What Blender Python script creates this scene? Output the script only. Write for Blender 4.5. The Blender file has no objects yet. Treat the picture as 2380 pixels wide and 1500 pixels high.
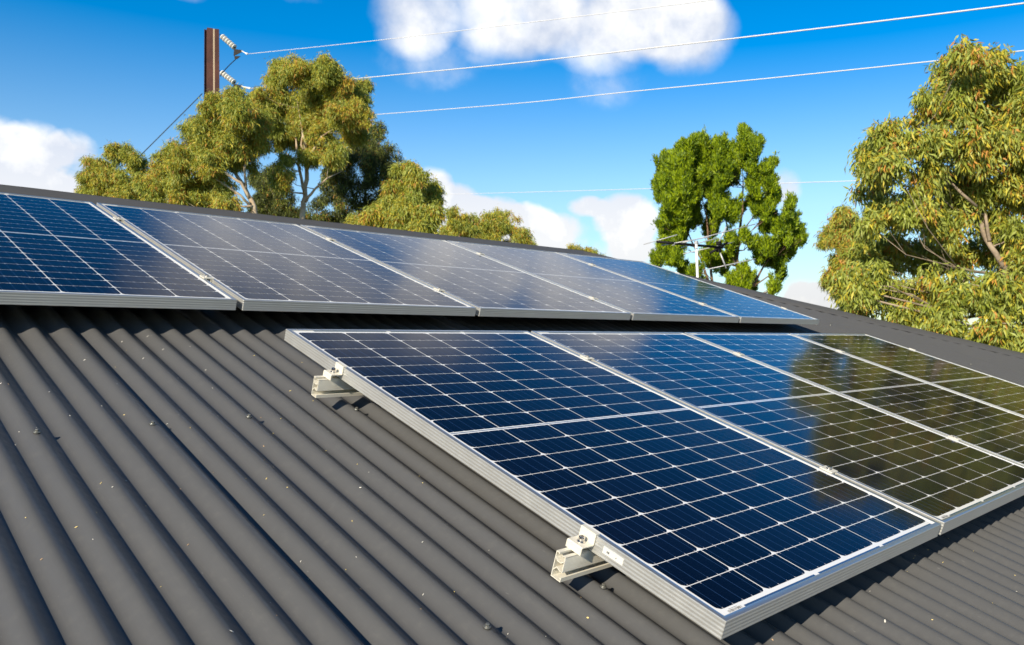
import bpy, bmesh, math, random
import numpy as np
from mathutils import Matrix, Vector
random.seed(7); rng = np.random.default_rng(7)
SC = bpy.context.scene
COL = SC.collection

# ------------------------------------------------------------------ camera
PITCH = math.radians(18)                       # roof pitch
CP, SP = math.cos(PITCH), math.sin(PITCH)
RF = np.array([[1, 0, 0], [0, CP, -SP], [0, SP, CP]])   # roof plane (u along ridge, v up slope, n out) -> world
def W(u, v, n):
    return Vector((u, v*CP - n*SP, v*SP + n*CP))
CR = np.array([[0.69005856, -0.68888569, 0.22193624], [-0.00096594, -0.30752248, -0.95154033], [0.7237529, 0.65640417, -0.21287394]])     # rows: right, down, forward (roof axes)
CC = np.array([-1.163125, -0.583817, 0.69298])
FPX, PPX, PPY = 1882.050, 1349.56, 788.63
camw = RF @ CC
Rw = (RF @ CR.T)                                # columns right, down, forward in world
def ray_point(px, py, depth):
    d = np.array([(px-PPX)/FPX, (py-PPY)/FPX, 1.0])*depth
    return camw + Rw @ d
cam = bpy.data.cameras.new("camera"); co = bpy.data.objects.new("camera", cam); COL.objects.link(co)
M = Matrix.Identity(4)
for i in range(3):
    M[i][0] = Rw[i, 0]; M[i][1] = -Rw[i, 1]; M[i][2] = -Rw[i, 2]; M[i][3] = camw[i]
co.matrix_world = M
cam.sensor_fit = 'HORIZONTAL'; cam.sensor_width = 36
cam.lens = FPX/2380*36
cam.shift_x = -(PPX-1190)/2380
cam.shift_y = (PPY-750)/2380
cam.clip_start = 0.02; cam.clip_end = 3000
cam.dof.use_dof = True; cam.dof.focus_distance = 1.75; cam.dof.aperture_fstop = 13
SC.camera = co

# ------------------------------------------------------------------ sky, sun, exposure
SUN_EL, SUN_ROT = math.radians(26.1), math.radians(250.2)
sund = Vector((math.sin(SUN_ROT)*math.cos(SUN_EL), math.cos(SUN_ROT)*math.cos(SUN_EL), math.sin(SUN_EL)))
sl = bpy.data.lights.new("sun", 'SUN'); sl.energy = 5.0; sl.angle = math.radians(0.5); sl.color = (1, .88, .68)
so = bpy.data.objects.new("sun", sl); COL.objects.link(so)
so.rotation_euler = sund.to_track_quat('Z', 'Y').to_euler(); so.location = (-20, -8, 15)
vs = SC.view_settings; vs.view_transform = 'Standard'; vs.look = 'None'; vs.gamma = 1; vs.exposure = 0.42
world = bpy.data.worlds.new("World"); SC.world = world; world.use_nodes = True
nt = world.node_tree; N = nt.nodes; Lk = nt.links
bg = N['Background']; bg.inputs[1].default_value = 0.115
def mth(nt, op, a, b=None, c=None, clamp=False):
    n = nt.nodes.new('ShaderNodeMath'); n.operation = op; n.use_clamp = clamp
    for i, x in enumerate((a, b, c)):
        if x is None: continue
        if isinstance(x, (int, float)): n.inputs[i].default_value = x
        else: nt.links.new(x, n.inputs[i])
    return n.outputs[0]
def mixc(nt, fac, a, b, mode='MIX'):
    n = nt.nodes.new('ShaderNodeMix'); n.data_type = 'RGBA'; n.blend_type = mode
    for k, x in ((0, fac), (6, a), (7, b)):
        if isinstance(x, (int, float)): n.inputs[k].default_value = x
        elif isinstance(x, tuple): n.inputs[k].default_value = (*x[:3], 1)
        else: nt.links.new(x, n.inputs[k])
    return n.outputs[2]
sky = N.new('ShaderNodeTexSky'); sky.sky_type = 'NISHITA'; sky.sun_disc = False
sky.sun_elevation = SUN_EL; sky.sun_rotation = SUN_ROT; sky.air_density = 1.0; sky.dust_density = 0.3; sky.ozone_density = 3.0
hs = N.new('ShaderNodeHueSaturation'); hs.inputs['Saturation'].default_value = 1.35; hs.inputs['Value'].default_value = 1.0
Lk.new(sky.outputs[0], hs.inputs['Color']); HSAT = hs.inputs['Saturation']
skycol = mixc(nt, 1.0, hs.outputs[0], (1.0, 1.10, 1.12), 'MULTIPLY')
tc = N.new('ShaderNodeTexCoord')
def noise(nt, vec, scale, detail=6, rough=.55, out=0):
    n = nt.nodes.new('ShaderNodeTexNoise'); n.inputs['Scale'].default_value = scale
    n.inputs['Detail'].default_value = detail; n.inputs['Roughness'].default_value = rough
    if vec is not None: nt.links.new(vec, n.inputs['Vector'])
    return n.outputs[out]
sep = N.new('ShaderNodeSeparateXYZ'); Lk.new(tc.outputs['Generated'], sep.inputs[0])
az = mth(nt, 'ARCTAN2', sep.outputs[1], sep.outputs[0]); el = mth(nt, 'ARCSINE', sep.outputs[2])
_sm = N.new('ShaderNodeMapRange'); Lk.new(el, _sm.inputs[0])
for _i, _q in enumerate((math.radians(9), math.radians(21), 1.04, 1.55)): _sm.inputs[1+_i].default_value = _q
Lk.new(_sm.outputs[0], HSAT)
n1 = noise(nt, tc.outputs['Generated'], 22, 7, .56)
n2 = noise(nt, tc.outputs['Generated'], 6, 4, .5)
off = N.new('ShaderNodeVectorMath'); off.operation = 'ADD'; off.inputs[1].default_value = (3.1, 1.7, 5.3)
Lk.new(tc.outputs['Generated'], off.inputs[0]); n3 = noise(nt, off.outputs[0], 14, 6, .55)
# cumulus banks: azimuth, elevation, half width, half height (degrees), weight
CLOUDS = [
 (79.66, 10.75, 2.5, 2.18, 1.2), (77.62, 11.01, 2.02, 1.86, 1.2), (75.7, 11.24, 1.47, 1.39, 1.0), (78.04, 9.01, 3.44, 1.49, 1.1),
 (75.26, 9.29, 1.51, 1.15, 0.8), (82.17, 10.87, 3.59, 3.51, 1.1), (55.29, 21.32, 3.3, 2.78, 1.0), (48.74, 22.43, 5.68, 3.5, 1.3),
 (42.06, 21.44, 5.54, 3.54, 1.3), (36.02, 20.5, 3.8, 3.0, 1.35), (38.12, 22.14, 5.18, 3.65, 1.25), (54.2, 18.9, 4.6, 2.4, 0.55),
 (41.76, 17.9, 3.31, 2.32, 0.34), (48.44, 19.79, 4.02, 1.71, 0.66), (62.64, 21.79, 1.88, 0.59, 0.45), (69.4, 20.93, 1.29, 0.46, 0.4),
 (53.9, 10.51, 1.507, 1.6464, 1.4375), (52.37, 8.95, 2.871, 1.9936, 1.495), (49.97, 8.7, 2.585, 1.512, 1.38), (47.1, 8.29, 2.024, 1.512, 1.4375),
 (45.43, 7.4, 2.794, 1.624, 1.15), (49.07, 6.93, 4.906, 2.0272, 1.265), (43.15, 9.33, 1.562, 0.8064, 1.035), (40.41, 8.42, 2.552, 2.016, 1.5525),
 (39.66, 6.92, 2.134, 1.8592, 1.15), (41.18, 6.04, 3.641, 1.5232, 0.69), (29.44, 10.18, 1.276, 1.5568, 0.713), (28.17, 2.59, 1.925, 1.7024, 1.61),
 (26.49, 2.28, 2.134, 1.9488, 1.495), (30.75, 2.03, 1.903, 0.9968, 0.92), (62, 26.5, 9, 4.0, 1.35), (54, 28.5, 9, 4.5, 1.1),
 (66, 30.5, 6, 3.2, 0.9), (47, 26.5, 6, 3.5, 0.9), (-40, 24, 16, 6, 0.9), (150, 20, 18, 7, 0.9),
 (-110, 28, 15, 6, 0.9), (200, 35, 14, 7, 0.8)]
rad = math.radians
dens = None
for (a, e, ra, re, wt) in CLOUDS:
    da = mth(nt, 'MULTIPLY', mth(nt, 'SUBTRACT', az, rad(a) if a <= 180 else rad(a-360)), 1/rad(ra))
    de = mth(nt, 'MULTIPLY', mth(nt, 'SUBTRACT', el, rad(e)), 1/rad(re))
    r2 = mth(nt, 'ADD', mth(nt, 'MULTIPLY', da, da), mth(nt, 'MULTIPLY', de, de))
    bl = mth(nt, 'MULTIPLY', mth(nt, 'MAXIMUM', mth(nt, 'SUBTRACT', 1.0, r2), 0.0), wt)
    dens = bl if dens is None else mth(nt, 'MAXIMUM', dens, bl) if False else mth(nt, 'ADD', dens, bl)
_na = N.new('ShaderNodeMapRange'); Lk.new(el, _na.inputs[0])
for _i, _q in enumerate((math.radians(9), math.radians(17), 2.0, 1.05)): _na.inputs[1+_i].default_value = _q
dd = mth(nt, 'ADD', dens, mth(nt, 'MULTIPLY', mth(nt, 'SUBTRACT', n1, .5), _na.outputs[0]))
dd = mth(nt, 'ADD', dd, mth(nt, 'MULTIPLY', mth(nt, 'SUBTRACT', n2, .5), .9))
gate = mth(nt, 'MULTIPLY', dens, 6.0, clamp=True)
mr = N.new('ShaderNodeMapRange'); mr.interpolation_type = 'SMOOTHSTEP'
mr.inputs[1].default_value = .04; mr.inputs[2].default_value = 1.0; Lk.new(dd, mr.inputs[0])
_mx = N.new('ShaderNodeMapRange'); Lk.new(el, _mx.inputs[0])
for _i, _q in enumerate((math.radians(9), math.radians(16), .80, 1.45)): _mx.inputs[1+_i].default_value = _q
Lk.new(_mx.outputs[0], mr.inputs[2])
cov = mth(nt, 'MULTIPLY', mr.outputs[0], gate)
cov = mth(nt, 'MULTIPLY', cov, .97)
# grey undersides where the cloud is deep, white elsewhere
mr2 = N.new('ShaderNodeMapRange'); mr2.inputs[1].default_value = .38; mr2.inputs[2].default_value = .62
Lk.new(n3, mr2.inputs[0])
_lw = N.new('ShaderNodeMapRange'); Lk.new(el, _lw.inputs[0])
for _i, _q in enumerate((math.radians(7), math.radians(13), .75, 0.0)): _lw.inputs[1+_i].default_value = _q
ccol = mixc(nt, mth(nt, 'MAXIMUM', mr2.outputs[0], _lw.outputs[0]), (4.3, 4.75, 5.7), (7.8, 7.7, 7.5))
# the sky deepens towards the zenith
_vf = N.new('ShaderNodeMapRange'); _vf.interpolation_type = 'SMOOTHSTEP'; Lk.new(el, _vf.inputs[0])
for _i, _q in enumerate((math.radians(20), math.radians(42), 1.0, .36)): _vf.inputs[1+_i].default_value = _q
_vm = N.new('ShaderNodeVectorMath'); _vm.operation = 'SCALE'
Lk.new(mixc(nt, cov, skycol, ccol), _vm.inputs[0]); _vl = N.new('ShaderNodeMapRange'); Lk.new(el, _vl.inputs[0])
for _i, _q in enumerate((math.radians(1), math.radians(11), .76, 1.0)): _vl.inputs[1+_i].default_value = _q
Lk.new(mth(nt, 'MULTIPLY', _vf.outputs[0], _vl.outputs[0]), _vm.inputs['Scale']); Lk.new(_vm.outputs[0], bg.inputs[0])

# ------------------------------------------------------------------ materials
MATS = {}
def mat(name, color=(.5, .5, .5), rough=.5, metal=0.0, spec=.5, coat=0.0, build=None):
    m = bpy.data.materials.new(name); m.use_nodes = True
    b = m.node_tree.nodes['Principled BSDF']
    b.inputs['Base Color'].default_value = (*color, 1); b.inputs['Roughness'].default_value = rough
    b.inputs['Metallic'].default_value = metal; b.inputs['Specular IOR Level'].default_value = spec
    b.inputs['Coat Weight'].default_value = coat
    if build: build(m.node_tree, b)
    MATS[name] = m; return m
def texco(nt, kind='Object'):
    return nt.nodes.new('ShaderNodeTexCoord').outputs[kind]
def mrange(nt, x, a, b, c=0., d=1.):
    n = nt.nodes.new('ShaderNodeMapRange'); nt.links.new(x, n.inputs[0])
    for i, q in enumerate((a, b, c, d)): n.inputs[1+i].default_value = q
    return n.outputs[0]
def bump(nt, b, h, dist, strength=1.0):
    n = nt.nodes.new('ShaderNodeBump'); n.inputs['Distance'].default_value = dist; n.inputs['Strength'].default_value = strength
    nt.links.new(h, n.inputs['Height']); nt.links.new(n.outputs[0], b.inputs['Normal'])

def b_roof(nt, b):
    co_ = texco(nt)
    a = noise(nt, co_, 3.0, 4, .6); f = noise(nt, co_, 55, 5, .65); s = noise(nt, co_, 420, 2, .5)
    c = mixc(nt, a, (.083, .085, .090), (.093, .095, .099))
    c = mixc(nt, mrange(nt, f, .52, .75, 0, .22), c, (.13, .13, .125))       # thin dust film
    c = mixc(nt, mrange(nt, s, .74, .80, 0, .5), c, (.30, .28, .24))          # pale specks
    nt.links.new(c, b.inputs['Base Color'])
    nt.links.new(mrange(nt, f, .3, .7, .30, .44), b.inputs['Roughness'])
    mp = nt.nodes.new('ShaderNodeMapping'); nt.links.new(co_, mp.inputs[0]); mp.inputs['Scale'].default_value = (26, 1.6, 5)
    st = noise(nt, mp.outputs[0], 1.0, 5, .65)
    c = mixc(nt, mrange(nt, st, .58, .76, 0, .16), c, (.16, .155, .145))        # rain-washed dust streaks
    mp2 = nt.nodes.new('ShaderNodeMapping'); nt.links.new(co_, mp2.inputs[0]); mp2.inputs['Scale'].default_value = (130, 22, 60); mp2.inputs['Rotation'].default_value = (0, 0, .7)
    sc_ = noise(nt, mp2.outputs[0], 1.0, 2, .5)
    c = mixc(nt, mrange(nt, sc_, .76, .80, 0, .35), c, (.26, .26, .26))         # scuffs
    nt.links.new(c, b.inputs['Base Color'])
    bump(nt, b, noise(nt, co_, 900, 2, .5), .0001, .2)
mat('painted_steel_roof', rough=.36, spec=.38, build=b_roof)
def b_cap(nt, b):
    co_ = texco(nt); a = noise(nt, co_, 4.0, 4, .6)
    nt.links.new(mixc(nt, a, (.080, .079, .080), (.105, .104, .104)), b.inputs['Base Color'])
mat('painted_steel_capping', rough=.42, build=b_cap)

def b_cell(nt, b):
    co_ = texco(nt)
    sp = nt.nodes.new('ShaderNodeSeparateXYZ'); nt.links.new(co_, sp.inputs[0])
    x = sp.outputs[0]; y = sp.outputs[1]
    # busbars: five per cell, running up the panel
    fx = mth(nt, 'FRACT', mth(nt, 'MULTIPLY', mth(nt, 'SUBTRACT', x, CELL_X0), 5/CELL_PX))
    bar = mth(nt, 'LESS_THAN', mth(nt, 'ABSOLUTE', mth(nt, 'SUBTRACT', fx, .5)), .020)
    # silver solder tabs where the busbar leaves a cell
    yy = mth(nt, 'SUBTRACT', mth(nt, 'ABSOLUTE', mth(nt, 'SUBTRACT', y, PL/2)), CELL_MID/2)
    fy = mth(nt, 'FRACT', mth(nt, 'MULTIPLY', yy, 1/CELL_PY))
    tab = mth(nt, 'GREATER_THAN', mth(nt, 'ABSOLUTE', mth(nt, 'SUBTRACT', fy, .5)), .435)
    tab = mth(nt, 'MULTIPLY', tab, mth(nt, 'LESS_THAN', mth(nt, 'ABSOLUTE', mth(nt, 'SUBTRACT', fx, .5)), .028))
    gi = nt.nodes.new('ShaderNodeNewGeometry').outputs['Random Per Island']
    base = mixc(nt, gi, (.0010, .0017, .0065), (.0022, .0036, .0125))
    grain = noise(nt, co_, 700, 2, .6)
    base = mixc(nt, mrange(nt, grain, .62, .85, 0, .5), base, (.02, .03, .08))
    fing = mth(nt, 'LESS_THAN', mth(nt, 'FRACT', mth(nt, 'MULTIPLY', y, 1/.0017)), .05)
    base = mixc(nt, mth(nt, 'MULTIPLY', fing, .12), base, (.10, .14, .25))
    base = mixc(nt, mth(nt, 'MULTIPLY', bar, .7), base, (.03, .075, .19))  # blue sky reflection on the busbars mixed into the base colour
    base = mixc(nt, tab, base, (.45, .46, .50))
    nt.links.new(base, b.inputs['Base Color'])
    b.inputs['Specular Tint'].default_value = (.70, .45, 1.0, 1)   # anti-reflection coating
    d = noise(nt, co_, 6, 5, .6)
    nt.links.new(mrange(nt, d, .3, .7, .07, .11), b.inputs['Roughness'])
PW, PL = 0.996, 1.66
CELL_PX, CELL_X0 = .1590, (.996-.1590*6)/2
CELL_PY, CELL_MID = .0795, .012
mat('silicon_cells_under_glass', rough=.075, spec=.20, build=b_cell)
mat('white_backsheet_under_glass', (.90, .90, .90), rough=.10, spec=.5)
mat('ribbon_under_glass', (.10, .20, .36), rough=.16, spec=.8, metal=.6)  # ribbon's reflected sky blue is painted into its base colour
def b_alu(nt, b):
    co_ = texco(nt)
    mp = nt.nodes.new('ShaderNodeMapping'); nt.links.new(co_, mp.inputs[0]); mp.inputs['Scale'].default_value = (8, 8, 400)
    a = noise(nt, mp.outputs[0], 3, 4, .6); c = noise(nt, co_, 18, 5, .7)
    col = mixc(nt, a, (.58, .58, .565), (.68, .68, .66))
    col = mixc(nt, mrange(nt, c, .60, .80, 0, .55), col, (.74, .73, .70))
    nt.links.new(col, b.inputs['Base Color'])
    nt.links.new(mrange(nt, c, .3, .7, .30, .46), b.inputs['Roughness'])
mat('anodised_frame', rough=.36, metal=.62, build=b_alu)
mat('anodised_lip', (.66, .67, .68), rough=.28, metal=.85)
def b_mill(nt, b):
    co_ = texco(nt)
    mp = nt.nodes.new('ShaderNodeMapping'); nt.links.new(co_, mp.inputs[0]); mp.inputs['Scale'].default_value = (1.5, 300, 300)
    a = noise(nt, mp.outputs[0], 4, 4, .6)
    nt.links.new(mixc(nt, a, (.66, .63, .54), (.75, .72, .64)), b.inputs['Base Color'])
mat('mill_aluminium', rough=.42, metal=.08, build=b_mill)
mat('stainless_steel', (.62, .60, .58), rough=.16, metal=1.0)
mat('zinc_screw', (.26, .26, .24), rough=.35, metal=.7)
mat('rubber_washer', (.03, .03, .03), rough=.7)
mat('sticker_white', (.62, .62, .60), rough=.35)
mat('sticker_ink', (.03, .03, .035), rough=.5)
mat('black_underside', (.02, .02, .022), rough=.6)

# ------------------------------------------------------------------ object helpers
def tag(o, label=None, cat=None, group=None, kind=None):
    if label: o['label'] = label
    if cat: o['category'] = cat
    if group: o['group'] = group
    if kind: o['kind'] = kind
    return o
def empty(name, loc=(0, 0, 0), rot=(0, 0, 0)):
    o = bpy.data.objects.new(name, None); COL.objects.link(o); o.location = loc; o.rotation_euler = rot
    o.empty_display_size = .1
    return o
def add(name, verts, faces, mats, parent=None, smooth=False, midx=None, bevel=0):
    me = bpy.data.meshes.new(name); me.from_pydata([tuple(v) for v in verts], [], faces)
    for m in (mats if isinstance(mats, (list, tuple)) else [mats]): me.materials.append(MATS[m])
    if midx is not None: me.polygons.foreach_set('material_index', midx)
    bm = bmesh.new(); bm.from_mesh(me); bmesh.ops.recalc_face_normals(bm, faces=bm.faces) if not smooth == 'keep' else None
    bm.to_mesh(me); bm.free()
    if smooth: me.polygons.foreach_set('use_smooth', [True]*len(me.polygons))
    me.update()
    o = bpy.data.objects.new(name, me); COL.objects.link(o)
    if parent: o.parent = parent
    if bevel:
        b = o.modifiers.new('bevel', 'BEVEL'); b.width = bevel; b.segments = 2; b.limit_method = 'ANGLE'; b.angle_limit = .6
    return o
class MB:
    def __init__(s): s.v = []; s.f = []; s.m = []
    def box(s, x0, x1, y0, y1, z0, z1, mi=0):
        k = len(s.v)
        s.v += [(x, y, z) for z in (z0, z1) for y in (y0, y1) for x in (x0, x1)]
        for q in ((0, 2, 3, 1), (4, 5, 7, 6), (0, 1, 5, 4), (2, 6, 7, 3), (0, 4, 6, 2), (1, 3, 7, 5)):
            s.f.append(tuple(k+i for i in q)); s.m.append(mi)
        return s
    def poly(s, pts, mi=0):
        k = len(s.v); s.v += [tuple(p) for p in pts]; s.f.append(tuple(range(k, k+len(pts)))); s.m.append(mi); return s
    def ring_loft(s, rings, cap=True, mi=0):
        k = len(s.v); n = len(rings[0])
        for r in rings: s.v += [tuple(p) for p in r]
        for i in range(len(rings)-1):
            for j in range(n):
                a = k+i*n+j; b2 = k+i*n+(j+1) % n
                s.f.append((a, b2, b2+n, a+n)); s.m.append(mi)
        if cap:
            s.f.append(tuple(k+j for j in range(n))[::-1]); s.m.append(mi)
            s.f.append(tuple(k+(len(rings)-1)*n+j for j in range(n))); s.m.append(mi)
        return s
    def tube(s, pts, rad_, seg=8, mi=0, cap=True):
        pts = [np.array(p, float) for p in pts]
        if isinstance(rad_, (int, float)): rad_ = [rad_]*len(pts)
        rings = []; prev = None
        for i, p in enumerate(pts):
            t = pts[min(i+1, len(pts)-1)]-pts[max(i-1, 0)]; t = t/np.linalg.norm(t)
            if prev is None:
                a = np.array([0, 0, 1.]) if abs(t[2]) < .9 else np.array([1., 0, 0]); prev = np.cross(t, a)
            x = prev-t*np.dot(prev, t); x /= np.linalg.norm(x); prev = x; y = np.cross(t, x)
            rings.append([p+rad_[i]*(math.cos(q)*x+math.sin(q)*y) for q in np.linspace(0, 2*math.pi, seg, endpoint=False)])
        return s.ring_loft(rings, cap, mi)
    def lathe(s, c, axis, prof, seg=16, mi=0):
        c = np.array(c, float); t = np.array(axis, float); t /= np.linalg.norm(t)
        a = np.array([0, 0, 1.]) if abs(t[2]) < .9 else np.array([1., 0, 0]); x = np.cross(t, a); x /= np.linalg.norm(x); y = np.cross(t, x)
        rings = [[c+t*h+r*(math.cos(q)*x+math.sin(q)*y) for q in np.linspace(0, 2*math.pi, seg, endpoint=False)] for r, h in prof]
        return s.ring_loft(rings, True, mi)
    def strip(s, path, th, x0, x1, mi=0):
        """thin bent plate: path in (y,z), extruded along x"""
        P = [np.array(p, float) for p in path]; L_, R_ = [], []
        for i, p in enumerate(P):
            a = P[i]-P[i-1] if i else P[1]-P[0]; b2 = P[i+1]-P[i] if i < len(P)-1 else a
            a = a/np.linalg.norm(a); b2 = b2/np.linalg.norm(b2)
            na = np.array([-a[1], a[0]]); nb = np.array([-b2[1], b2[0]]); nn = na+nb; nn /= max(.3, np.dot(nn, nn)/2)
            L_.append(p+nn*th/2); R_.append(p-nn*th/2)
        for i in range(len(P)-1):
            q = [L_[i], L_[i+1], R_[i+1], R_[i]]
            s.ring_loft([[(x0, y, z) for y, z in q], [(x1, y, z) for y, z in q]], True, mi)
        return s
    def build(s, name, mats, parent=None, smooth=False, bevel=0):
        return add(name, s.v, s.f, mats, parent, smooth, s.m, bevel)
def auto_smooth(o, ang=35):
    me = o.data; bm = bmesh.new(); bm.from_mesh(me)
    for f in bm.faces: f.smooth = True
    for e in bm.edges:
        if len(e.link_faces) == 2 and e.calc_face_angle(0) > math.radians(ang): e.smooth = False
    bm.to_mesh(me); bm.free(); return o
def copy_tree(o, parent=None):
    c = o.copy(); COL.objects.link(c)
    if parent: c.parent = parent
    for ch in list(o.children): copy_tree(ch, c)
    return c

# ------------------------------------------------------------------ ground
def b_ground(nt, b):
    co_ = texco(nt); a = noise(nt, co_, .15, 6, .6); c = noise(nt, co_, 4, 5, .7)
    nt.links.new(mixc(nt, mth(nt, 'MULTIPLY', a, c), (.045, .07, .02), (.16, .13, .07)), b.inputs['Base Color'])
mat('dry_grass', rough=.9, build=b_ground)
GZ = -3.4
tag(MB().poly([(-900, -900, GZ), (900, -900, GZ), (900, 900, GZ), (-900, 900, GZ)]).build('ground', 'dry_grass'), kind='structure')

# ------------------------------------------------------------------ house
CREST = -.12; AMP = .0098; PIT = .0762; CU = -.029
VR, UR, HS = 4.40, 4.08, 1.079                    # ridge line, start of the hip, hip slope in the roof plane
VE = -1.75
def rn(u, v=0): return CREST-AMP+AMP*math.cos(2*math.pi*(u-CU)/PIT)
def vtop(u): return VR-.02 if u < UR else VR-.02-(u-UR)*HS
house = empty('house', (0, 0, GZ))
tag(house, 'house under a dark grey corrugated steel roof that carries both rows of solar panels', 'house')
hm = Matrix.Translation((0, 0, -GZ))
def roofpart(name, uvn, faces, mats, smooth=False, wpts=False):
    vs_ = [W(*p) for p in uvn] if not wpts else [Vector(p) for p in uvn]
    o = add(name, [(p.x, p.y, p.z-GZ) for p in vs_], faces, mats, house, smooth)
    return o
SEAM = -.466; SW = PIT*10
seams = [SEAM+SW*k for k in range(-5, 14)]
for k in range(len(seams)-1):
    u0, u1 = seams[k]-PIT*1.35, seams[k+1]         # left edge slides under its neighbour, right edge laps over the next
    nseg = int(round((u1-u0)/PIT*14)); verts = []; faces = []; VS = 7
    us = np.linspace(u0, u1, nseg+1)
    for u in us:
        lift = .0012 if u > u1-PIT*1.3 else 0.0
        lift += .0050*max(0, (u-(u1-.020))/.020)**1.5   # free edge stands a little proud
        if u < u0+PIT*1.4: lift -= .0012
        vt = max(VE+.05, vtop(u))
        for j in range(VS+1):
            verts.append((u, VE+(vt-VE)*j/VS, rn(u)+lift+.0006*math.sin(j*2.1+k)))
    n0 = len(verts)
    for i in range(nseg):
        for j in range(VS):
            a = i*(VS+1)+j; faces.append((a, a+VS+1, a+VS+2, a+1))
    # folded thickness along the lapping edge
    for j in range(VS+1):
        u, v, n = verts[nseg*(VS+1)+j]; verts.append((u-.0002, v, n-.0016))
    for j in range(VS): a = nseg*(VS+1)+j; faces.append((a, n0+j, n0+j+1, a+1))
    roofpart('roof_sheet', verts, faces, 'painted_steel_roof', 'keep')
# screws on the crests
def screw_mesh():
    m = MB()
    m.lathe((0, 0, 0), (0, 0, 1), [(.0074, 0), (.0074, .0014), (.0068, .0022)], 16, 1)
    m.lathe((0, 0, .0022), (0, 0, 1), [(.0070, 0), (.0066, .0012), (.0050, .0018), (.0048, .0022)], 16, 0)
    m.lathe((0, 0, .0044), (0, 0, 1), [(.0038, 0), (.0038, .0038), (.0032, .0045)], 6, 0)
    return m
scr0 = None
for vrow, ks in ((1.283, [-21, -18, -15, -12, -9, -6, -3, 1]), (.300, [-12, -9, -6, -3, 1, 4]), (-.68, [-9, -6, -3, 0, 3, 6]),
                 (2.26, [54, 57, 60, 63]), (1.30, [56, 60, 64, 68]), (.33, [58, 62, 66])):
    for k in ks:
        u = CU+k*PIT
        if vrow > vtop(u)-.2: continue
        if scr0 is None:
            scr0 = screw_mesh().build('roof_screw', ['zinc_screw', 'rubber_washer'], house); auto_smooth(scr0, 30); o = scr0
        else:
            o = scr0.copy(); COL.objects.link(o); o.parent = house
        p = W(u, vrow+random.uniform(-.003, .003), CREST+.0002); o.location = (p.x, p.y, p.z-GZ)
        o.rotation_euler = (PITCH+random.uniform(-.06, .06), random.uniform(-.06, .06), 0)
# ridge capping
def capping(name, A, B, dirs, wid, ns=24):
    """A,B apex ends (world); dirs: unit vectors from the apex down both faces"""
    A = Vector(A); B = Vector(B); verts = []; faces = []
    up = Vector((0, 0, 1))
    prof = []
    d0, d1 = dirs
    prof.append(d0*(wid+.002)-up*.0215); prof.append(d0*wid-up*.0185); prof.append(d0*.03-up*.002)
    for t in (.66, .33): prof.append(d0*.03*t + up*.006*(1-t))
    prof.append(up*.009)
    for t in (.33, .66): prof.append(d1*.03*t + up*.006*(1-t))
    prof.append(d1*.03-up*.002); prof.append(d1*wid-up*.0185); prof.append(d1*(wid+.002)-up*.0215)
    for i in range(ns+1):
        p = A.lerp(B, i/ns)+up*.0015*math.sin(i*1.9)
        for q in prof: verts.append(p+q)
    n = len(prof)
    for i in range(ns):
        for j in range(n-1):
            a = i*n+j; faces.append((a, a+n, a+n+1, a+1))
    return roofpart(name, verts, faces, 'painted_steel_capping', 'keep', wpts=True)
slope_dn = (W(0, -1, 0)-W(0, 0, 0)).normalized(); back_dn = Vector((0, CP, -SP))
APN = CREST+.020
capping('ridge_capping', W(-3.6, VR, APN), W(UR+.03, VR, APN), (slope_dn*1.0, back_dn), .165)
UH = UR+(VR-VE)/HS
hA, hB = W(UR-.02, VR+.02*HS, APN), W(UH, VE, APN)
hd = (hB-hA).normalized()
nf = (W(0, 0, 1)-W(0, 0, 0)).normalized()
hc = hd.cross(Vector((0, 1, 0)))
# hip-end plane contains the hip line and the horizontal across the gable (world Y)
nh = hd.cross(Vector((0, 1, 0))).normalized(); nh = nh if nh.z > 0 else -nh
ef = nf.cross(hd).normalized(); ef = ef if ef.y < 0 else -ef
eh = nh.cross(hd).normalized(); eh = eh if eh.x > 0 else -eh
capping('hip_capping', hA, hB, (ef, eh), .165, 40)
# back slope, hip end, far hip, walls, fascia, gutter
rw = W(UR, VR, CREST-AMP); half = rw.y-W(0, VE, 0).y; ze = W(0, VE, CREST-AMP).z
yb = rw.y+half; uE = UH
roofpart('back_roof_slope', [(-3.6, rw.y, rw.z), (UR, rw.y, rw.z), (uE, yb, ze), (-3.6, yb, ze)], [(0, 1, 2, 3)], 'painted_steel_capping', wpts=True)
roofpart('hip_end_slope', [(UR, rw.y, rw.z-.012), (uE, W(0, VE, 0).y, ze-.012), (uE, yb, ze-.012)], [(0, 1, 2)], 'painted_steel_capping', wpts=True)
def b_brick(nt, b):
    br = nt.nodes.new('ShaderNodeTexBrick'); br.inputs['Scale'].default_value = 4
    br.inputs['Color1'].default_value = (.30, .13, .08, 1); br.inputs['Color2'].default_value = (.22, .10, .07, 1); br.inputs['Mortar'].default_value = (.4, .38, .34, 1)
    nt.links.new(br.outputs[0], b.inputs['Base Color'])
mat('brick', rough=.85, build=b_brick)
ye = W(0, VE, 0).y
mw = MB(); mw.box(-3.2, uE-.5, ye+.5, yb-.5, 0, ze-GZ-.14); mw.build('wall', 'brick', house)
mf = MB(); mf.box(-3.6, uE, ye+.03, ye+.055, ze-GZ-.2, ze-GZ-.03); mf.build('fascia', 'painted_steel_capping', house)
mg = MB()
mg.strip([(ye+.02, ze-GZ-.03), (ye+.02, ze-GZ-.13), (ye-.09, ze-GZ-.13), (ye-.10, ze-GZ-.04), (ye-.085, ze-GZ-.04)], .002, -3.6, uE)
mg.build('gutter', 'painted_steel_capping', house)

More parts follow.
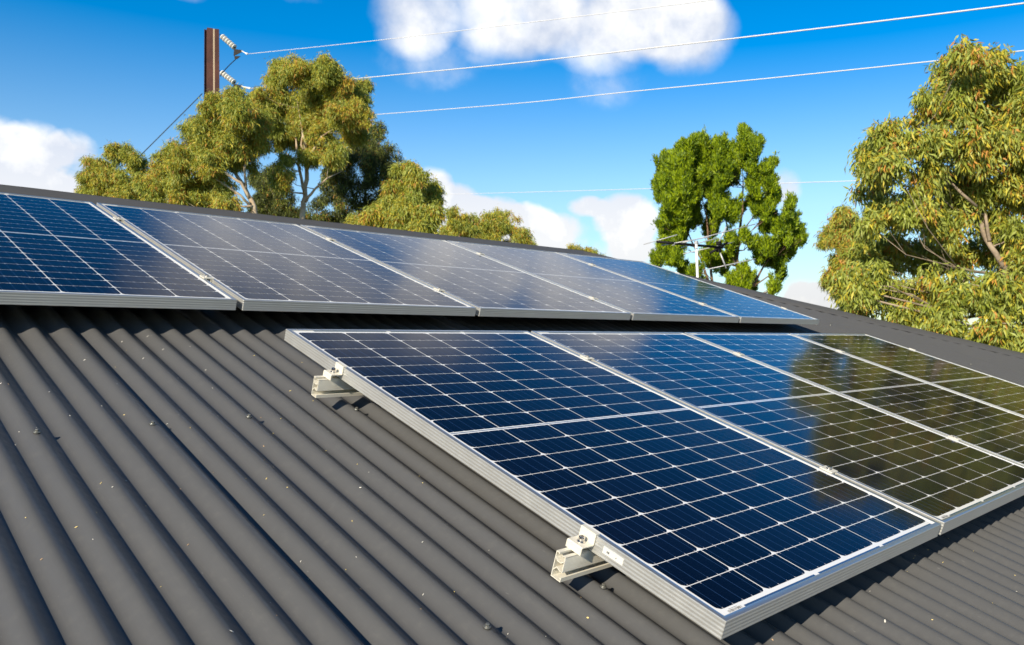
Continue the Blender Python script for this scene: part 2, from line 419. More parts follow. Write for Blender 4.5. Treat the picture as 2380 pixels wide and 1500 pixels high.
# ------------------------------------------------------------------ solar panels
GAP_L, GAP_U = .0196, .0209
V2, N2 = PL+.3521, -.0099
def make_panel():
    root = empty('solar_panel', (0, 0, 0), (PITCH, 0, 0))
    # frame: profile of (inset, z), swept round eight chamfered corners
    H = .0365
    prof = [(.013, -.0062), (.013, -.0004), (.0122, 0), (.0012, 0), (.0003, -.0004), (0, -.0012)]
    zs = np.linspace(-.003, -H+.002, 37)
    for z in zs:
        t = (z+.003)/(-H+.005)
        prof.append((.00055*(.5-.5*math.cos(2*math.pi*4*t)), z))
    prof += [(0, -H+.0008), (.0006, -H), (.030, -H), (.030, -H+.0015), (.0015, -H+.0015), (.0015, -.0062), (.013, -.0062)]
    verts = []; faces = []
    def ring(d, z):
        c = .0010*max(0., 1-d/.003)+.00005
        return [(d+c, d, z), (PW-d-c, d, z), (PW-d, d+c, z), (PW-d, PL-d-c, z), (PW-d-c, PL-d, z), (d+c, PL-d, z), (d, PL-d-c, z), (d, d+c, z)]
    for d, z in prof: verts += ring(d, z)
    for i in range(len(prof)-1):
        for j in range(8):
            faces.append((i*8+j, i*8+(j+1) % 8, (i+1)*8+(j+1) % 8, (i+1)*8+j))
    fr = add('frame', verts, faces, ['anodised_frame', 'anodised_lip'], root, midx=[1 if 1 <= i//8 <= 2 else 0 for i in range(len(faces))]); auto_smooth(fr, 40)
    zb = -.0030
    bs = MB().poly([(.010, .010, zb), (PW-.010, .010, zb), (PW-.010, PL-.010, zb), (.010, PL-.010, zb)]).build('backsheet', 'white_backsheet_under_glass', root)
    MB().poly([(.002, .002, -.0075), (.002, PL-.002, -.0075), (PW-.002, PL-.002, -.0075), (PW-.002, .002, -.0075)]).build('underside', 'black_underside', root)
    m = MB(); zc = zb+.00025; g = .0014; ch = .0140
    for i in range(6):
        for half_ in (0, 1):
            for j in range(10):
                x0 = CELL_X0+i*CELL_PX+g; x1 = x0+CELL_PX-2*g
                if half_: y0 = PL/2+CELL_MID/2+j*CELL_PY+g*.75
                else: y0 = PL/2-CELL_MID/2-(j+1)*CELL_PY+g*.75
                y1 = y0+CELL_PY-2*g*.75
                c1, c2 = ch, ch*.95
                if half_: pts = [(x0, y0), (x1, y0), (x1, y1-c2), (x1-.0012, y1-c2*.55), (x1-c1*.55, y1-.0012), (x1-c1, y1), (x0+c1, y1), (x0+c1*.55, y1-.0012), (x0+.0012, y1-c2*.55), (x0, y1-c2)]
                else: pts = [(x0, y0+c2), (x0+.0012, y0+c2*.55), (x0+c1*.55, y0+.0012), (x0+c1, y0), (x1-c1, y0), (x1-c1*.55, y0+.0012), (x1-.0012, y0+c2*.55), (x1, y0+c2), (x1, y1), (x0, y1)]
                m.poly([(x, y, zc) for x, y in pts])
    m.build('cell_sheet', 'silicon_cells_under_glass', root)
    ys = [.0145, PL-.0185]
    for y in ys:
        for a, b_ in ((.085, .345), (.362, .655), (.672, .965)):
            mm = MB(); mm.poly([(a, y, zc), (b_, y, zc), (b_, y+.0052, zc), (a, y+.0052, zc)])
            mm.build('connector_ribbon', 'ribbon_under_glass', root)
    mm = MB(); mm.poly([(.022, PL/2-.0018, zc), (PW-.022, PL/2-.0018, zc), (PW-.022, PL/2+.0018, zc), (.022, PL/2+.0018, zc)])
    mm.build('connector_ribbon', 'ribbon_under_glass', root)
    # barcode label at the lower left corner under the glass
    m = MB(); r2 = random.Random(3); x = .036
    while x < .078:
        w = r2.choice([.0006, .0009, .0014]); m.poly([(x, .0165, zc), (x+w, .0165, zc), (x+w, .0222, zc), (x, .0222, zc)]); x += w+r2.choice([.0007, .0011, .0016])
    x = .044
    while x < .070:
        m.poly([(x, .0236, zc), (x+.0010, .0236, zc), (x+.0010, .0252, zc), (x, .0252, zc)]); x += .0020
    m.build('barcode_label', 'sticker_ink', root)
    return root
panel0 = make_panel()
spots = [((PW+GAP_L)*i, 0., 0.) for i in range(4)] + [(.0202-.0215-PW, V2, N2)] + [(.0202+(PW+GAP_U)*i, V2, N2) for i in range(4)]
plabels = ['nearest large solar panel, left end of the lower row beside the bare corrugated roof',
 'solar panel second from the left in the lower row, half sky half tree reflection',
 'solar panel third from the left in the lower row, mostly reflecting dark trees',
 'solar panel at the far right end of the lower row, dark olive tree reflection',
 'deep blue solar panel at the left end of the upper row',
 'solar panel second from the left in the upper row, greyish purple reflection',
 'solar panel in the middle of the upper row, pale cloud reflection',
 'solar panel fourth from the left in the upper row, fading from lilac to blue',
 'bright blue solar panel at the right end of the upper row below the aerial']
for i, (u, v, n) in enumerate(spots):
    o = panel0 if i == 0 else copy_tree(panel0)
    o.location = W(u, v, n)
    o.rotation_euler = (PITCH, 0, 0)
    tag(o, plabels[i], 'solar panel', 'solar panels on the roof')
# white serial sticker on the outer side of the nearest panel's frame
m = MB(); m.box(-.0008, .0002, .236, .289, -.024, -.010, 0)
m.box(-.0010, -.0008, .272, .2745, -.0195, -.0150, 1); m.box(-.0010, -.0008, .2755, .277, -.0195, -.0150, 1); m.box(-.0010, -.0008, .2780, .2788, -.0195, -.0150, 1)
m.box(-.0010, -.0008, .253, .2545, -.0195, -.0165, 1)
m.build('frame_sticker', ['sticker_white', 'sticker_ink'], panel0)

# ------------------------------------------------------------------ rails and clamps
def make_rail(u0, u1, vc, ntop, label):
    root = empty('mounting_rail', W(u0, vc, ntop), (PITCH, 0, 0)); ln = u1-u0
    m = MB(); t = .0018; D = .0125; H = .055
    m.strip([(.005, -.004), (.005, -.0009), (D, -.0009), (D, -H+.0009), (-D, -H+.0009), (-D, -H+.008), (-D+.003, -H+.008)], t, 0, ln)
    ribs = [(-.006, -.006), (-.006, -.0025), (-D, -.0025)]
    for i in range(23): ribs.append((-D+(.0011 if i % 2 else 0), -.0040-i*.0013))
    ribs += [(-D, -.0345), (-D+.0035, -.0345)]
    m.strip(ribs, t*.7, 0, ln)
    m.strip([(D-.001, -.012), (.006, -.0185), (-.004, -.0185), (-D+.001, -.012)], t, 0, ln)
    m.strip([(D-.001, -.040), (.004, -.031), (-.006, -.0345), (-D+.002, -.0345)], t, 0, ln)
    m.build('rail_extrusion', 'mill_aluminium', root)
    f = MB(); f.box(.30, .34, -.02, .02, CREST-ntop-.001, -H); f.box(.30, .34, .0135, .0175, -H, -.02); f.build('rail_foot', 'mill_aluminium', root)
    for k in (1.4, 2.5, 3.5):
        if k < ln:
            f = MB(); f.box(k, k+.04, -.02, .02, CREST-ntop-.001, -H); f.box(k, k+.04, .0135, .0175, -H, -.02); f.build('rail_foot', 'mill_aluminium', root)
    tag(root, label, 'mounting rail', 'aluminium rails under the panels')
UEND = 4*PW+3*GAP_L
make_rail(-.065, UEND+.05, .3345, -.0370, 'lower aluminium mounting rail whose ribbed open end sticks out near the nearest panel corner')
make_rail(-.061, UEND+.05, 1.331, -.0370, 'aluminium mounting rail end sticking out under the top left of the lower panel row')
U2 = .0202-.0215-PW
make_rail(U2-.05, .0202+4*PW+3*GAP_U+.05, V2+.29, N2-.0370, 'mounting rail in shadow under the front of the upper panel row')
make_rail(U2-.05, .0202+4*PW+3*GAP_U+.05, V2+1.29, N2-.0370, 'mounting rail under the ridge side of the upper panel row')

def bolt(parent, x, y, z, h=.010):
    m = MB(); m.lathe((x, y, z), (0, 0, 1), [(.0088, 0), (.0088, .0014), (.0080, .0016)], 18)
    m.build('washer', 'stainless_steel', parent)
    m = MB(); m.lathe((x, y, z+.0016), (0, 0, 1), [(.0062, 0), (.0065, .0008), (.0065, h-.0008), (.0058, h), (.0036, h), (.0034, h-.004)], 18)
    auto_smooth(m.build('bolt', 'stainless_steel', parent), 35)
def make_end_clamp(mirror=1):
    root = empty('end_clamp'); s = mirror
    m = MB(); t = .0026
    # path in (x outward = -s, z): lip over the frame, plate down its side, shelf, toe on the rail
    path = [(.008, .0014), (-.0016, .0014), (-.0022, -.020), (-.0032, -.0215), (-.033, -.0215), (-.0345, -.023), (-.0345, -.0368)]
    tmp = MB(); tmp.strip([(x, z) for x, z in path], t, -.021, .021)
    tmp.v = [(s*y, x, z) for (x, y, z) in tmp.v]
    o = tmp.build('clamp_bracket', 'mill_aluminium', root, bevel=.0004)
    bolt(root, -s*.0175, 0, -.0200)
    return root
ec = make_end_clamp(1)
ends = [(0, .333, 0, 'aluminium end clamp with shiny bolt on the lower rail at the nearest panel edge'),
        (0, 1.3235, 0, 'aluminium end clamp with bolt at the upper left side of the nearest panel')]
for i, (u, v, n, lb) in enumerate(ends):
    o = ec if i == 0 else copy_tree(ec)
    o.location = W(u, v, n); o.rotation_euler = (PITCH, 0, 0); tag(o, lb, 'clamp', 'end clamps on the panel edges')
ec2 = make_end_clamp(-1)
U3 = .0202+4*PW+3*GAP_U
for i, (u, v, n, lb) in enumerate([(UEND, 1.331, 0, 'small end clamp on the far right edge of the lower panel row'),
                                   (UEND, .3345, 0, 'end clamp on the right edge of the lower row, out past the photo edge'),
                                   (U3, V2+.29, N2, 'end clamp on the right edge of the upper row near its front corner'),
                                   (U3, V2+1.29, N2, 'end clamp on the right edge of the upper row near the ridge')]):
    if i == 1: continue
    o = ec2 if i == 0 else copy_tree(ec2)
    o.location = W(u, v, n); o.rotation_euler = (PITCH, 0, 0); tag(o, lb, 'clamp', 'end clamps on the panel edges')
def make_mid_clamp():
    root = empty('mid_clamp'); m = MB()
    m.box(-.0185, .0185, -.020, .020, .0004, .0034)
    m.box(-.0095, -.0070, -.020, .020, -.034, .0004); m.box(.0070, .0095, -.020, .020, -.034, .0004)
    m.build('clamp_plate', 'mill_aluminium', root, bevel=.0005)
    bolt(root, 0, 0, .0034, .006)
    return root
mc = make_mid_clamp(); k = 0
onames = ['first', 'second', 'third', 'fourth']
for row, (base, gap, v0, n0, ng) in enumerate(((0, GAP_L, 0, 0, 3), (U2, GAP_U, V2, N2, 4))):
    for g_ in range(ng):
        for w_, vv in enumerate((.3345, 1.331) if row == 0 else (.29, 1.29)):
            u = base+PW*(g_+1)+gap*(g_+.5)
            o = mc if k == 0 else copy_tree(mc); k += 1
            o.location = W(u, v0+vv, n0); o.rotation_euler = (PITCH, 0, 0)
            tag(o, 'mid clamp in the %s gap from the left, %s panel row, %s of its two' % (onames[g_], 'lower' if row == 0 else 'upper', 'nearer' if w_ == 0 else 'farther'), 'clamp', 'mid clamps between the panels')

# ------------------------------------------------------------------ seed husks and leaf bits on the roof
mat('husk_yellow', (.75, .58, .22), rough=.6); mat('husk_tan', (.55, .36, .20), rough=.7); mat('husk_white', (.70, .68, .62), rough=.6)
m = MB()
for i in range(1000):
    u = random.uniform(-1.7, 3.2); v = random.uniform(-.9, 2.0)
    if 0 < u and 0.05 < v < 1.66: continue
    big = random.random() < .08
    ln = random.uniform(.0032, .0062) if big else random.uniform(.0011, .0030); wd = ln*random.uniform(.3, .5); a = random.uniform(0, math.pi)
    n = rn(u)+.0010; mi = random.choices([0, 1, 2], [4, 2, 4])[0]
    sl_ = -AMP*math.sin(2*math.pi*(u-CU)/PIT)*2*math.pi/PIT
    pts = []
    for q in range(6):
        t = q/6*2*math.pi; dx = ln*math.cos(t); dy = wd*math.sin(t)
        du = dx*math.cos(a)-dy*math.sin(a); dv = dx*math.sin(a)+dy*math.cos(a)
        pts.append(W(u+du, v+dv, n+sl_*du+random.uniform(0, .0004)))
    kk = len(m.v); top = W(u, v, n+.0010); m.v += [tuple(p) for p in pts]+[tuple(top)]
    for q in range(6): m.f.append((kk+q, kk+(q+1) % 6, kk+6)); m.m.append(mi)
o = m.build('seed_litter', ['husk_yellow', 'husk_tan', 'husk_white'])
tag(o, 'tiny pale seed husks and leaf crumbs scattered over the corrugated roof', 'seed litter', kind='stuff')

# ------------------------------------------------------------------ trees
def b_leaf(c1, c2, tr=.25):
    def f(nt, b):
        gi = nt.nodes.new('ShaderNodeNewGeometry').outputs['Random Per Island']
        c = mixc(nt, gi, c1, c2); nt.links.new(c, b.inputs['Base Color'])
        b.inputs['Roughness'].default_value = .5; b.inputs['Specular IOR Level'].default_value = .35
        t = nt.nodes.new('ShaderNodeBsdfTranslucent'); nt.links.new(c, t.inputs[0])
        mx = nt.nodes.new('ShaderNodeMixShader'); mx.inputs[0].default_value = tr
        nt.links.new(b.outputs[0], mx.inputs[1]); nt.links.new(t.outputs[0], mx.inputs[2])
        nt.links.new(mx.outputs[0], nt.nodes['Material Output'].inputs[0])
    return f
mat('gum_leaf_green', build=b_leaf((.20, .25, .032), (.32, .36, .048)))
mat('gum_leaf_shaded', build=b_leaf((.055, .075, .022), (.10, .115, .03)))  # darker leaf copy: shade on the rear trees put into the colour
mat('gum_leaf_grey', build=b_leaf((.29, .35, .080), (.42, .46, .105)))
mat('gum_leaf_yellow', build=b_leaf((.47, .43, .045), (.58, .48, .05)))
mat('gum_leaf_rust', build=b_leaf((.48, .22, .045), (.58, .30, .06)))
mat('cypress_light', build=b_leaf((.26, .37, .006), (.40, .50, .010), .3))
mat('cypress_dark', build=b_leaf((.07, .13, .008), (.15, .23, .010), .2))  # darker green paints shading among the plumes into the foliage colour
def b_bark(c1, c2, sc):
    def f(nt, b):
        co_ = texco(nt); a = noise(nt, co_, sc, 5, .65)
        nt.links.new(mixc(nt, mrange(nt, a, .35, .65), c1, c2), b.inputs['Base Color']); bump(nt, b, a, .02)
    return f
mat('pale_gum_bark', rough=.8, build=b_bark((.36, .25, .16), (.62, .52, .38), 3))
mat('grey_gum_bark', rough=.8, build=b_bark((.14, .11, .08), (.38, .30, .22), 4))
mat('brown_bark', rough=.9, build=b_bark((.12, .07, .045), (.24, .15, .10), 6))

def leaves(name, centers, radii, n_sprig, per, ln, wd, mats, probs, parent, origin, droop=.8, up=False, spread=.35, core=.5):
    """every leaf a pointed four-cornered blade, hung in sprigs spread through ellipsoid clumps"""
    C0 = np.array(centers); R0 = np.array(radii)
    # every clump carries tufts over its outside; the sprigs fill the tufts
    C_, R_ = [C0], [R0*.62]
    for c0, r0 in zip(C0, R0):
        k_ = 30 if up else 13
        q = rng.normal(size=(k_, 3)); q /= np.linalg.norm(q, axis=1)[:, None]; q[:, 2] += .12
        C_.append(c0+q*r0*rng.uniform(.62, .90, (k_, 1)))
        f = rng.uniform(.15, .27, (k_, 1)) if up else rng.uniform(.22, .40, (k_, 1))
        R_.append(r0*f*(np.array([.85, .85, 2.2]) if up else np.array([1., 1., 1.05])))
    C_ = np.concatenate(C_); R_ = np.concatenate(R_)
    vol = (R_.prod(1))**(2/3); vol[:len(C0)] *= core; idx = rng.choice(len(C_), n_sprig, p=vol/vol.sum())
    d = rng.normal(size=(n_sprig, 3)); d /= np.linalg.norm(d, axis=1)[:, None]
    rr = rng.random(n_sprig)**.42
    ph = rng.random(3)*6
    lump = 1+.12*np.sin(d[:, 0]*5+ph[0]+idx)+.10*np.sin(d[:, 1]*7+ph[1]+idx*2)
    stray = rng.random(n_sprig) < .09
    lump = np.where(stray, lump*1.4, lump)
    sp_ = C_[idx]+d*R_[idx]*(rr*lump)[:, None]
    if up:
        # upright plumes: each clump carries pointed shoots that taper to a tip
        kp = 12; B_, A_, H_p, Q_ = [], [], [], []
        for c0, r0 in zip(C0, R0):
            q = rng.normal(size=(kp, 3)); q /= np.linalg.norm(q, axis=1)[:, None]
            B_.append(c0+q*r0*rng.uniform(.1, .85, (kp, 1))-np.array([0, 0, .45])*r0)
            a_ = q*.30+np.array([0, 0, 1.])+rng.normal(size=(kp, 3))*.10; A_.append(a_/np.linalg.norm(a_, axis=1)[:, None])
            H_p.append(r0[0]*rng.uniform(1.0, 2.1, kp)); Q_.append(r0[0]*rng.uniform(.16, .30, kp))
        B_ = np.concatenate(B_); A_ = np.concatenate(A_); H_p = np.concatenate(H_p); Q_ = np.concatenate(Q_)
        w_ = H_p*Q_; idx = rng.choice(len(B_), n_sprig, p=w_/w_.sum())
        t_ = rng.random(n_sprig)**1.3
        rd = rng.normal(size=(n_sprig, 3)); rd -= A_[idx]*(rd*A_[idx]).sum(1)[:, None]; rd /= np.linalg.norm(rd, axis=1)[:, None]
        sp_ = B_[idx]+A_[idx]*(H_p[idx]*t_)[:, None]+rd*(Q_[idx]*(1-t_)**.75*rng.random(n_sprig)**.45*(1+.25*np.sin(t_*19+idx)))[:, None]
        d = rd*.8+A_[idx]*.5; C_ = B_
    clump_tone = .5*rng.random(n_sprig)+.5*rng.random(len(C_))[idx]
    S = np.repeat(sp_, per, 0); Dr = np.repeat(d, per, 0); T = np.repeat(clump_tone, per)
    n = len(S)
    rnd = rng.normal(size=(n, 3))
    if up: ax = Dr*.45+rnd*.38+np.array([0, 0, .75])
    else: ax = Dr*.35+rnd*spread+np.array([0, 0, -droop])
    ax /= np.linalg.norm(ax, axis=1)[:, None]
    L_ = ln*(.6+.8*rng.random(n)); Wd = wd*(.7+.6*rng.random(n))
    S = S+rng.normal(size=(n, 3))*ln*(.42 if not up else .28)
    sx = np.cross(ax, rng.normal(size=(n, 3))); sx /= np.linalg.norm(sx, axis=1)[:, None]
    bend = np.cross(ax, sx)*(L_*.12)[:, None]
    v0 = S; v2 = S+ax*L_[:, None]; mid = S+ax*(L_*.42)[:, None]+bend
    v1 = mid+sx*(Wd/2)[:, None]; v3 = mid-sx*(Wd/2)[:, None]
    V = np.stack([v0, v1, v2, v3], 1).reshape(-1, 3)-np.array(origin)
    me = bpy.data.meshes.new(name); me.vertices.add(4*n); me.vertices.foreach_set('co', V.ravel())
    me.loops.add(4*n); me.loops.foreach_set('vertex_index', np.arange(4*n, dtype=np.int32))
    me.polygons.add(n); me.polygons.foreach_set('loop_start', np.arange(0, 4*n, 4, dtype=np.int32)); me.polygons.foreach_set('loop_total', np.full(n, 4, np.int32))
    for q in mats: me.materials.append(MATS[q])
    cp = np.cumsum(probs)/np.sum(probs)
    x = np.clip(.55*T+.45*rng.random(n), 0, .9999)
    x = np.argsort(np.argsort(x))/n
    me.polygons.foreach_set('material_index', np.searchsorted(cp, x).astype(np.int32))
    me.update(calc_edges=True); me.validate()
    o = bpy.data.objects.new(name, me); COL.objects.link(o); o.parent = parent
    return o
def gum_tree(name, D, clumps, trunks, label, group, n_sprig, ln=.13, wd=.020, probs=(.34, .32, .26, .08), cat='tree', mats=None, up=False, per=9,
             bark='pale_gum_bark', base_px=None, deep=1.1, droop=.8, leafname='crown', depth_jit=1.0, core=.5):
    """clumps: (px, py, r[, dz]) on the photograph's bearing at distance D; trunks: [(px, py, r_px, dz)...]"""
    k_ = D/FPX
    bp_ = base_px if base_px else (trunks[0][0][0] if trunks else clumps[0][0])
    base = ray_point(bp_, 800, D); base[2] = GZ
    root = empty(name, tuple(base)); tag(root, label, cat, group)
    Cs, Rs = [], []
    r3 = random.Random(len(clumps)*7+int(D))
    for c in clumps:
        px, py, r = c[:3]; dz = c[3] if len(c) > 3 else r3.uniform(-1, 1)*depth_jit
        p = ray_point(px, py, D+dz); R_ = r*(D+dz)/FPX
        Cs.append(p); Rs.append((R_, R_*deep, R_*(1.2 if up else .92)))
    leaves(leafname, Cs, Rs, n_sprig, per, ln, wd, mats or ['gum_leaf_green', 'gum_leaf_grey', 'gum_leaf_yellow', 'gum_leaf_rust'], probs, root, base, up=up, droop=droop, core=core)
    first = True; nodes_ = []
    for tr in trunks:
        tr = [(a[0], a[1], a[2]*(.72 if cat == 'tree' and a[2] < 20 else 1.0)) + tuple(a[3:]) for a in tr]
        a = tr[-1]; tr[-1] = (a[0], a[1], a[2]*.4, abs(a[3])*.8 if len(a) > 3 else .3)
        pts = [ray_point(a[0], a[1], D+(a[3] if len(a) > 3 else 0)) for a in tr]; rad__ = [a[2]*D/FPX for a in tr]
        if first:
            b0 = np.array(pts[0]); foot = base.copy(); foot[0] = b0[0]; foot[1] = b0[1]; foot[2] = GZ
            pts = [foot, (foot+b0)/2+np.array([.1, 0, 0])]+pts; rad__ = [rad__[0]*1.6, rad__[0]*1.25]+rad__
        # resample smoothly with a little wander
        P = [pts[0]]; Q = [rad__[0]]
        for i in range(len(pts)-1):
            for t in (.33, .66, 1.):
                w_ = np.array([r3.uniform(-1, 1), r3.uniform(-1, 1), r3.uniform(-1, 1)])*rad__[i]*(.35 if t < 1 else 0)
                P.append(pts[i]*(1-t)+pts[i+1]*t+w_); Q.append(rad__[i]*(1-t)+rad__[i+1]*t)
        P = [q-base for q in P]
        o = MB().tube(P, Q, 9).build('trunk' if first else 'limb', bark, root, smooth=True)
        first = False
        nodes_ += [(q+base, w_) for q, w_ in zip(P[3:], Q[3:])]
    # finer branches reaching from the limbs into the foliage
    if nodes_:
        mb = MB(); many = len(Cs) > 60
        for c0, r0 in list(zip(Cs, Rs)):
            if not many: mb = MB()
            if c0[2] < nodes_[0][0][2]: continue
            best = min((np.linalg.norm(c0-q)+(2.0 if q[2] > c0[2]-.1 else 0), i_) for i_, (q, w_) in enumerate(nodes_))[1]
            q, w_ = nodes_[best]; dv = c0-q; dist = np.linalg.norm(dv)
            if dist < .25 or dist > 4.5: continue
            ra = min(w_*.5, .045); mid_ = q+dv*.5+np.array([r3.uniform(-.1, .1), r3.uniform(-.1, .1), -.10])*dist
            mb.tube([q-base, mid_-base, c0-base], [ra, ra*.6, ra*.3], 6)
            for _ in range(3 if up else 2):
                e = c0+np.array([r3.uniform(-1, 1), r3.uniform(-1, 1), r3.uniform(.1, 1)])*r0*.9
                st_ = mid_ if r3.random() < .5 else c0
                mb.tube([st_-base, (st_+e)/2-base+np.array([0, 0, .05*dist]), e-base], [ra*.4, ra*.3, ra*.12], 5)
            if not many: mb.build('branch', bark, root, smooth=True)
        if many and mb.v: mb.build('branches', bark, root, smooth=True)
    return root
TG = 'eucalyptus trees beyond the ridge'
gum_tree('gum_tree', 28, [(230, 385, 28), (270, 362, 26), (312, 362, 26), (325, 390, 25), (212, 420, 28), (260, 415, 33), (305, 420, 32), (340, 420, 25), (230, 455, 32), (290, 460, 35), (195, 445, 15), (345, 455, 30), (250, 490, 30), (310, 490, 30)],
         [[(262, 520, 5), (265, 470, 4), (275, 420, 2.5)], [(265, 470, 3), (300, 430, 2), (310, 390, 1.2)]],
         'low rounded gum tree at the far left of the tree line behind the ridge', TG, 6500)
gum_tree('gum_tree', 24, [(540, 236, 32), (500, 262, 38), (560, 268, 40), (592, 290, 30), (450, 305, 30), (490, 320, 45), (550, 325, 50), (412, 345, 30), (440, 378, 45), (500, 385, 40), (562, 375, 38), (598, 345, 26), (390, 415, 38), (378, 380, 26), (430, 435, 46), (480, 450, 40), (350, 440, 30), (350, 480, 30), (445, 485, 42), (400, 470, 40), (525, 480, 30), (520, 300, 40), (600, 310, 22), (470, 350, 40), (525, 440, 22), (480, 372, 24, -.9), (488, 404, 20, -.9)],
         [[(598, 520, 10), (590, 480, 8.5), (570, 440, 7), (548, 405, 5.5), (530, 370, 4), (520, 320, 2.5)], [(580, 462, 5, -.3), (560, 425, 4.4, -.5), (505, 392, 3.2, -.7), (478, 375, 1.8, -.7)], [(590, 490, 5), (560, 455, 3.5, -.4), (515, 425, 3, -.6), (490, 405, 1.6, -.7)], [(572, 445, 4.5), (568, 390, 3.6, -.2), (585, 330, 2.2), (590, 290, 1.2)], [(588, 480, 4, -.3), (560, 480, 3, -.5), (530, 470, 1.4, -.6)]],
         'yellow-green gum tree in front of the steel pole, pale leaning trunk at its right', TG, 15000)
gum_tree('gum_tree', 26, [(662, 180, 44), (690, 165, 36), (745, 178, 44), (800, 205, 44), (760, 165, 30), (640, 235, 50), (700, 245, 60), (770, 255, 58), (832, 230, 30), (845, 200, 16), (622, 295, 40), (690, 310, 50), (755, 325, 50), (815, 300, 40), (845, 275, 22), (640, 330, 25), (720, 365, 28), (775, 365, 30), (612, 240, 26), (655, 405, 24, -1.2), (660, 375, 20, -1), (650, 425, 20, -1.2), (800, 260, 45), (600, 215, 14)],
         [[(703, 530, 9.5), (705, 480, 8.5), (709, 450, 7.5), (713, 400, 6.5), (712, 350, 5), (700, 290, 3), (690, 230, 1.6)], [(708, 450, 5, -.2), (697, 400, 4.6, -.3), (690, 350, 3.5, -.4), (685, 300, 2)], [(713, 395, 5, -.2), (728, 350, 4, -.3), (748, 318, 3, -.3), (790, 290, 1.6)], [(712, 362, 4.5, -.2), (700, 338, 3, -.3), (705, 300, 2)], [(710, 470, 5, -.3), (732, 440, 3.6, -.5), (760, 415, 2.2, -.7), (795, 398, 1, -.8)], [(700, 395, 3, -.3), (680, 370, 2.4, -.4), (660, 350, 1.4)]],
         'tallest gum tree left of centre, domed crown over a pale forked trunk', TG, 17000)
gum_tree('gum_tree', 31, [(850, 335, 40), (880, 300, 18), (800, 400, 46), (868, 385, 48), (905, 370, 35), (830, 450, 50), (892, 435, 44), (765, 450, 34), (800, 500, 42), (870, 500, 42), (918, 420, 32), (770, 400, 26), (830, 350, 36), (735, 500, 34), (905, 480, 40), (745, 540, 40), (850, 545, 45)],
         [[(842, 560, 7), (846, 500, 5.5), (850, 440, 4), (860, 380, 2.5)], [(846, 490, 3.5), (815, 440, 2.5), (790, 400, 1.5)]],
         'dark shaded gum tree behind the right side of the tallest gum', TG, 10000, probs=(.80, .14, .04, .02), core=1.0, mats=['gum_leaf_shaded', 'gum_leaf_green', 'gum_leaf_grey', 'gum_leaf_rust'])
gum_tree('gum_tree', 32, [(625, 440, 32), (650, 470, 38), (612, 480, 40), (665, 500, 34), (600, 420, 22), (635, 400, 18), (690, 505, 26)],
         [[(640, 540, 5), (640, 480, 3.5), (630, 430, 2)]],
         'dark low gum tree seen between the two pale trunks', TG, 5000, probs=(.80, .14, .04, .02), core=1.0, mats=['gum_leaf_shaded', 'gum_leaf_green', 'gum_leaf_grey', 'gum_leaf_rust'])
gum_tree('gum_tree', 21, [(940, 398, 24), (972, 415, 28), (990, 452, 30), (932, 450, 34), (960, 495, 38), (900, 500, 34), (862, 515, 34), (1003, 500, 20), (915, 535, 40), (830, 525, 24), (990, 535, 30), (1015, 470, 14)],
         [[(955, 560, 6), (958, 500, 4.5), (965, 450, 3), (975, 420, 1.5)], [(958, 500, 3, -.3), (985, 485, 2, -.4), (1000, 470, 1.2, -.4)]],
         'weeping gum tree right of the dark one, in front of the white cloud', TG, 8000)
gum_tree('gum_tree', 27, [(1062, 508, 24), (1045, 540, 20), (1090, 522, 26), (1070, 545, 26)],
         [[(1068, 590, 4), (1068, 545, 2.6), (1065, 515, 1.4)]], 'small loose gum tree just right of the weeping gum', TG, 1500)
gum_tree('gum_tree', 29, [(1135, 522, 28), (1175, 520, 30), (1212, 548, 22), (1110, 540, 26), (1150, 550, 34), (1200, 570, 28), (1228, 570, 14), (1160, 505, 20)],
         [[(1160, 600, 5), (1162, 560, 3), (1165, 520, 1.6)]], 'rounded yellowish gum tree low over the middle of the ridge', TG, 2600, probs=(.35, .25, .3, .1))
gum_tree('gum_tree', 36, [(1335, 585, 18), (1362, 588, 15), (1385, 594, 12), (1400, 600, 8), (1320, 592, 12)],
         [[(1355, 640, 4), (1358, 600, 2)]], 'distant treetop just showing over the ridge end', TG, 700, probs=(.35, .25, .3, .1))
gum_tree('gum_tree', 19, [(1955, 505, 24), (1930, 540, 20), (1962, 560, 26), (1935, 640, 18), (1950, 605, 20), (1915, 565, 9), (1985, 530, 26), (1975, 610, 26), (1925, 655, 12), (1965, 660, 30), (1990, 580, 26)],
         [[(1990, 760, 6), (1985, 650, 4.5), (1975, 560, 3), (1960, 510, 1.4)], [(1985, 650, 3), (1955, 620, 2), (1935, 600, 1)]],
         'bronze-green gum partly hidden behind the left edge of the big right tree', TG, 3300, probs=(.35, .25, .22, .18))
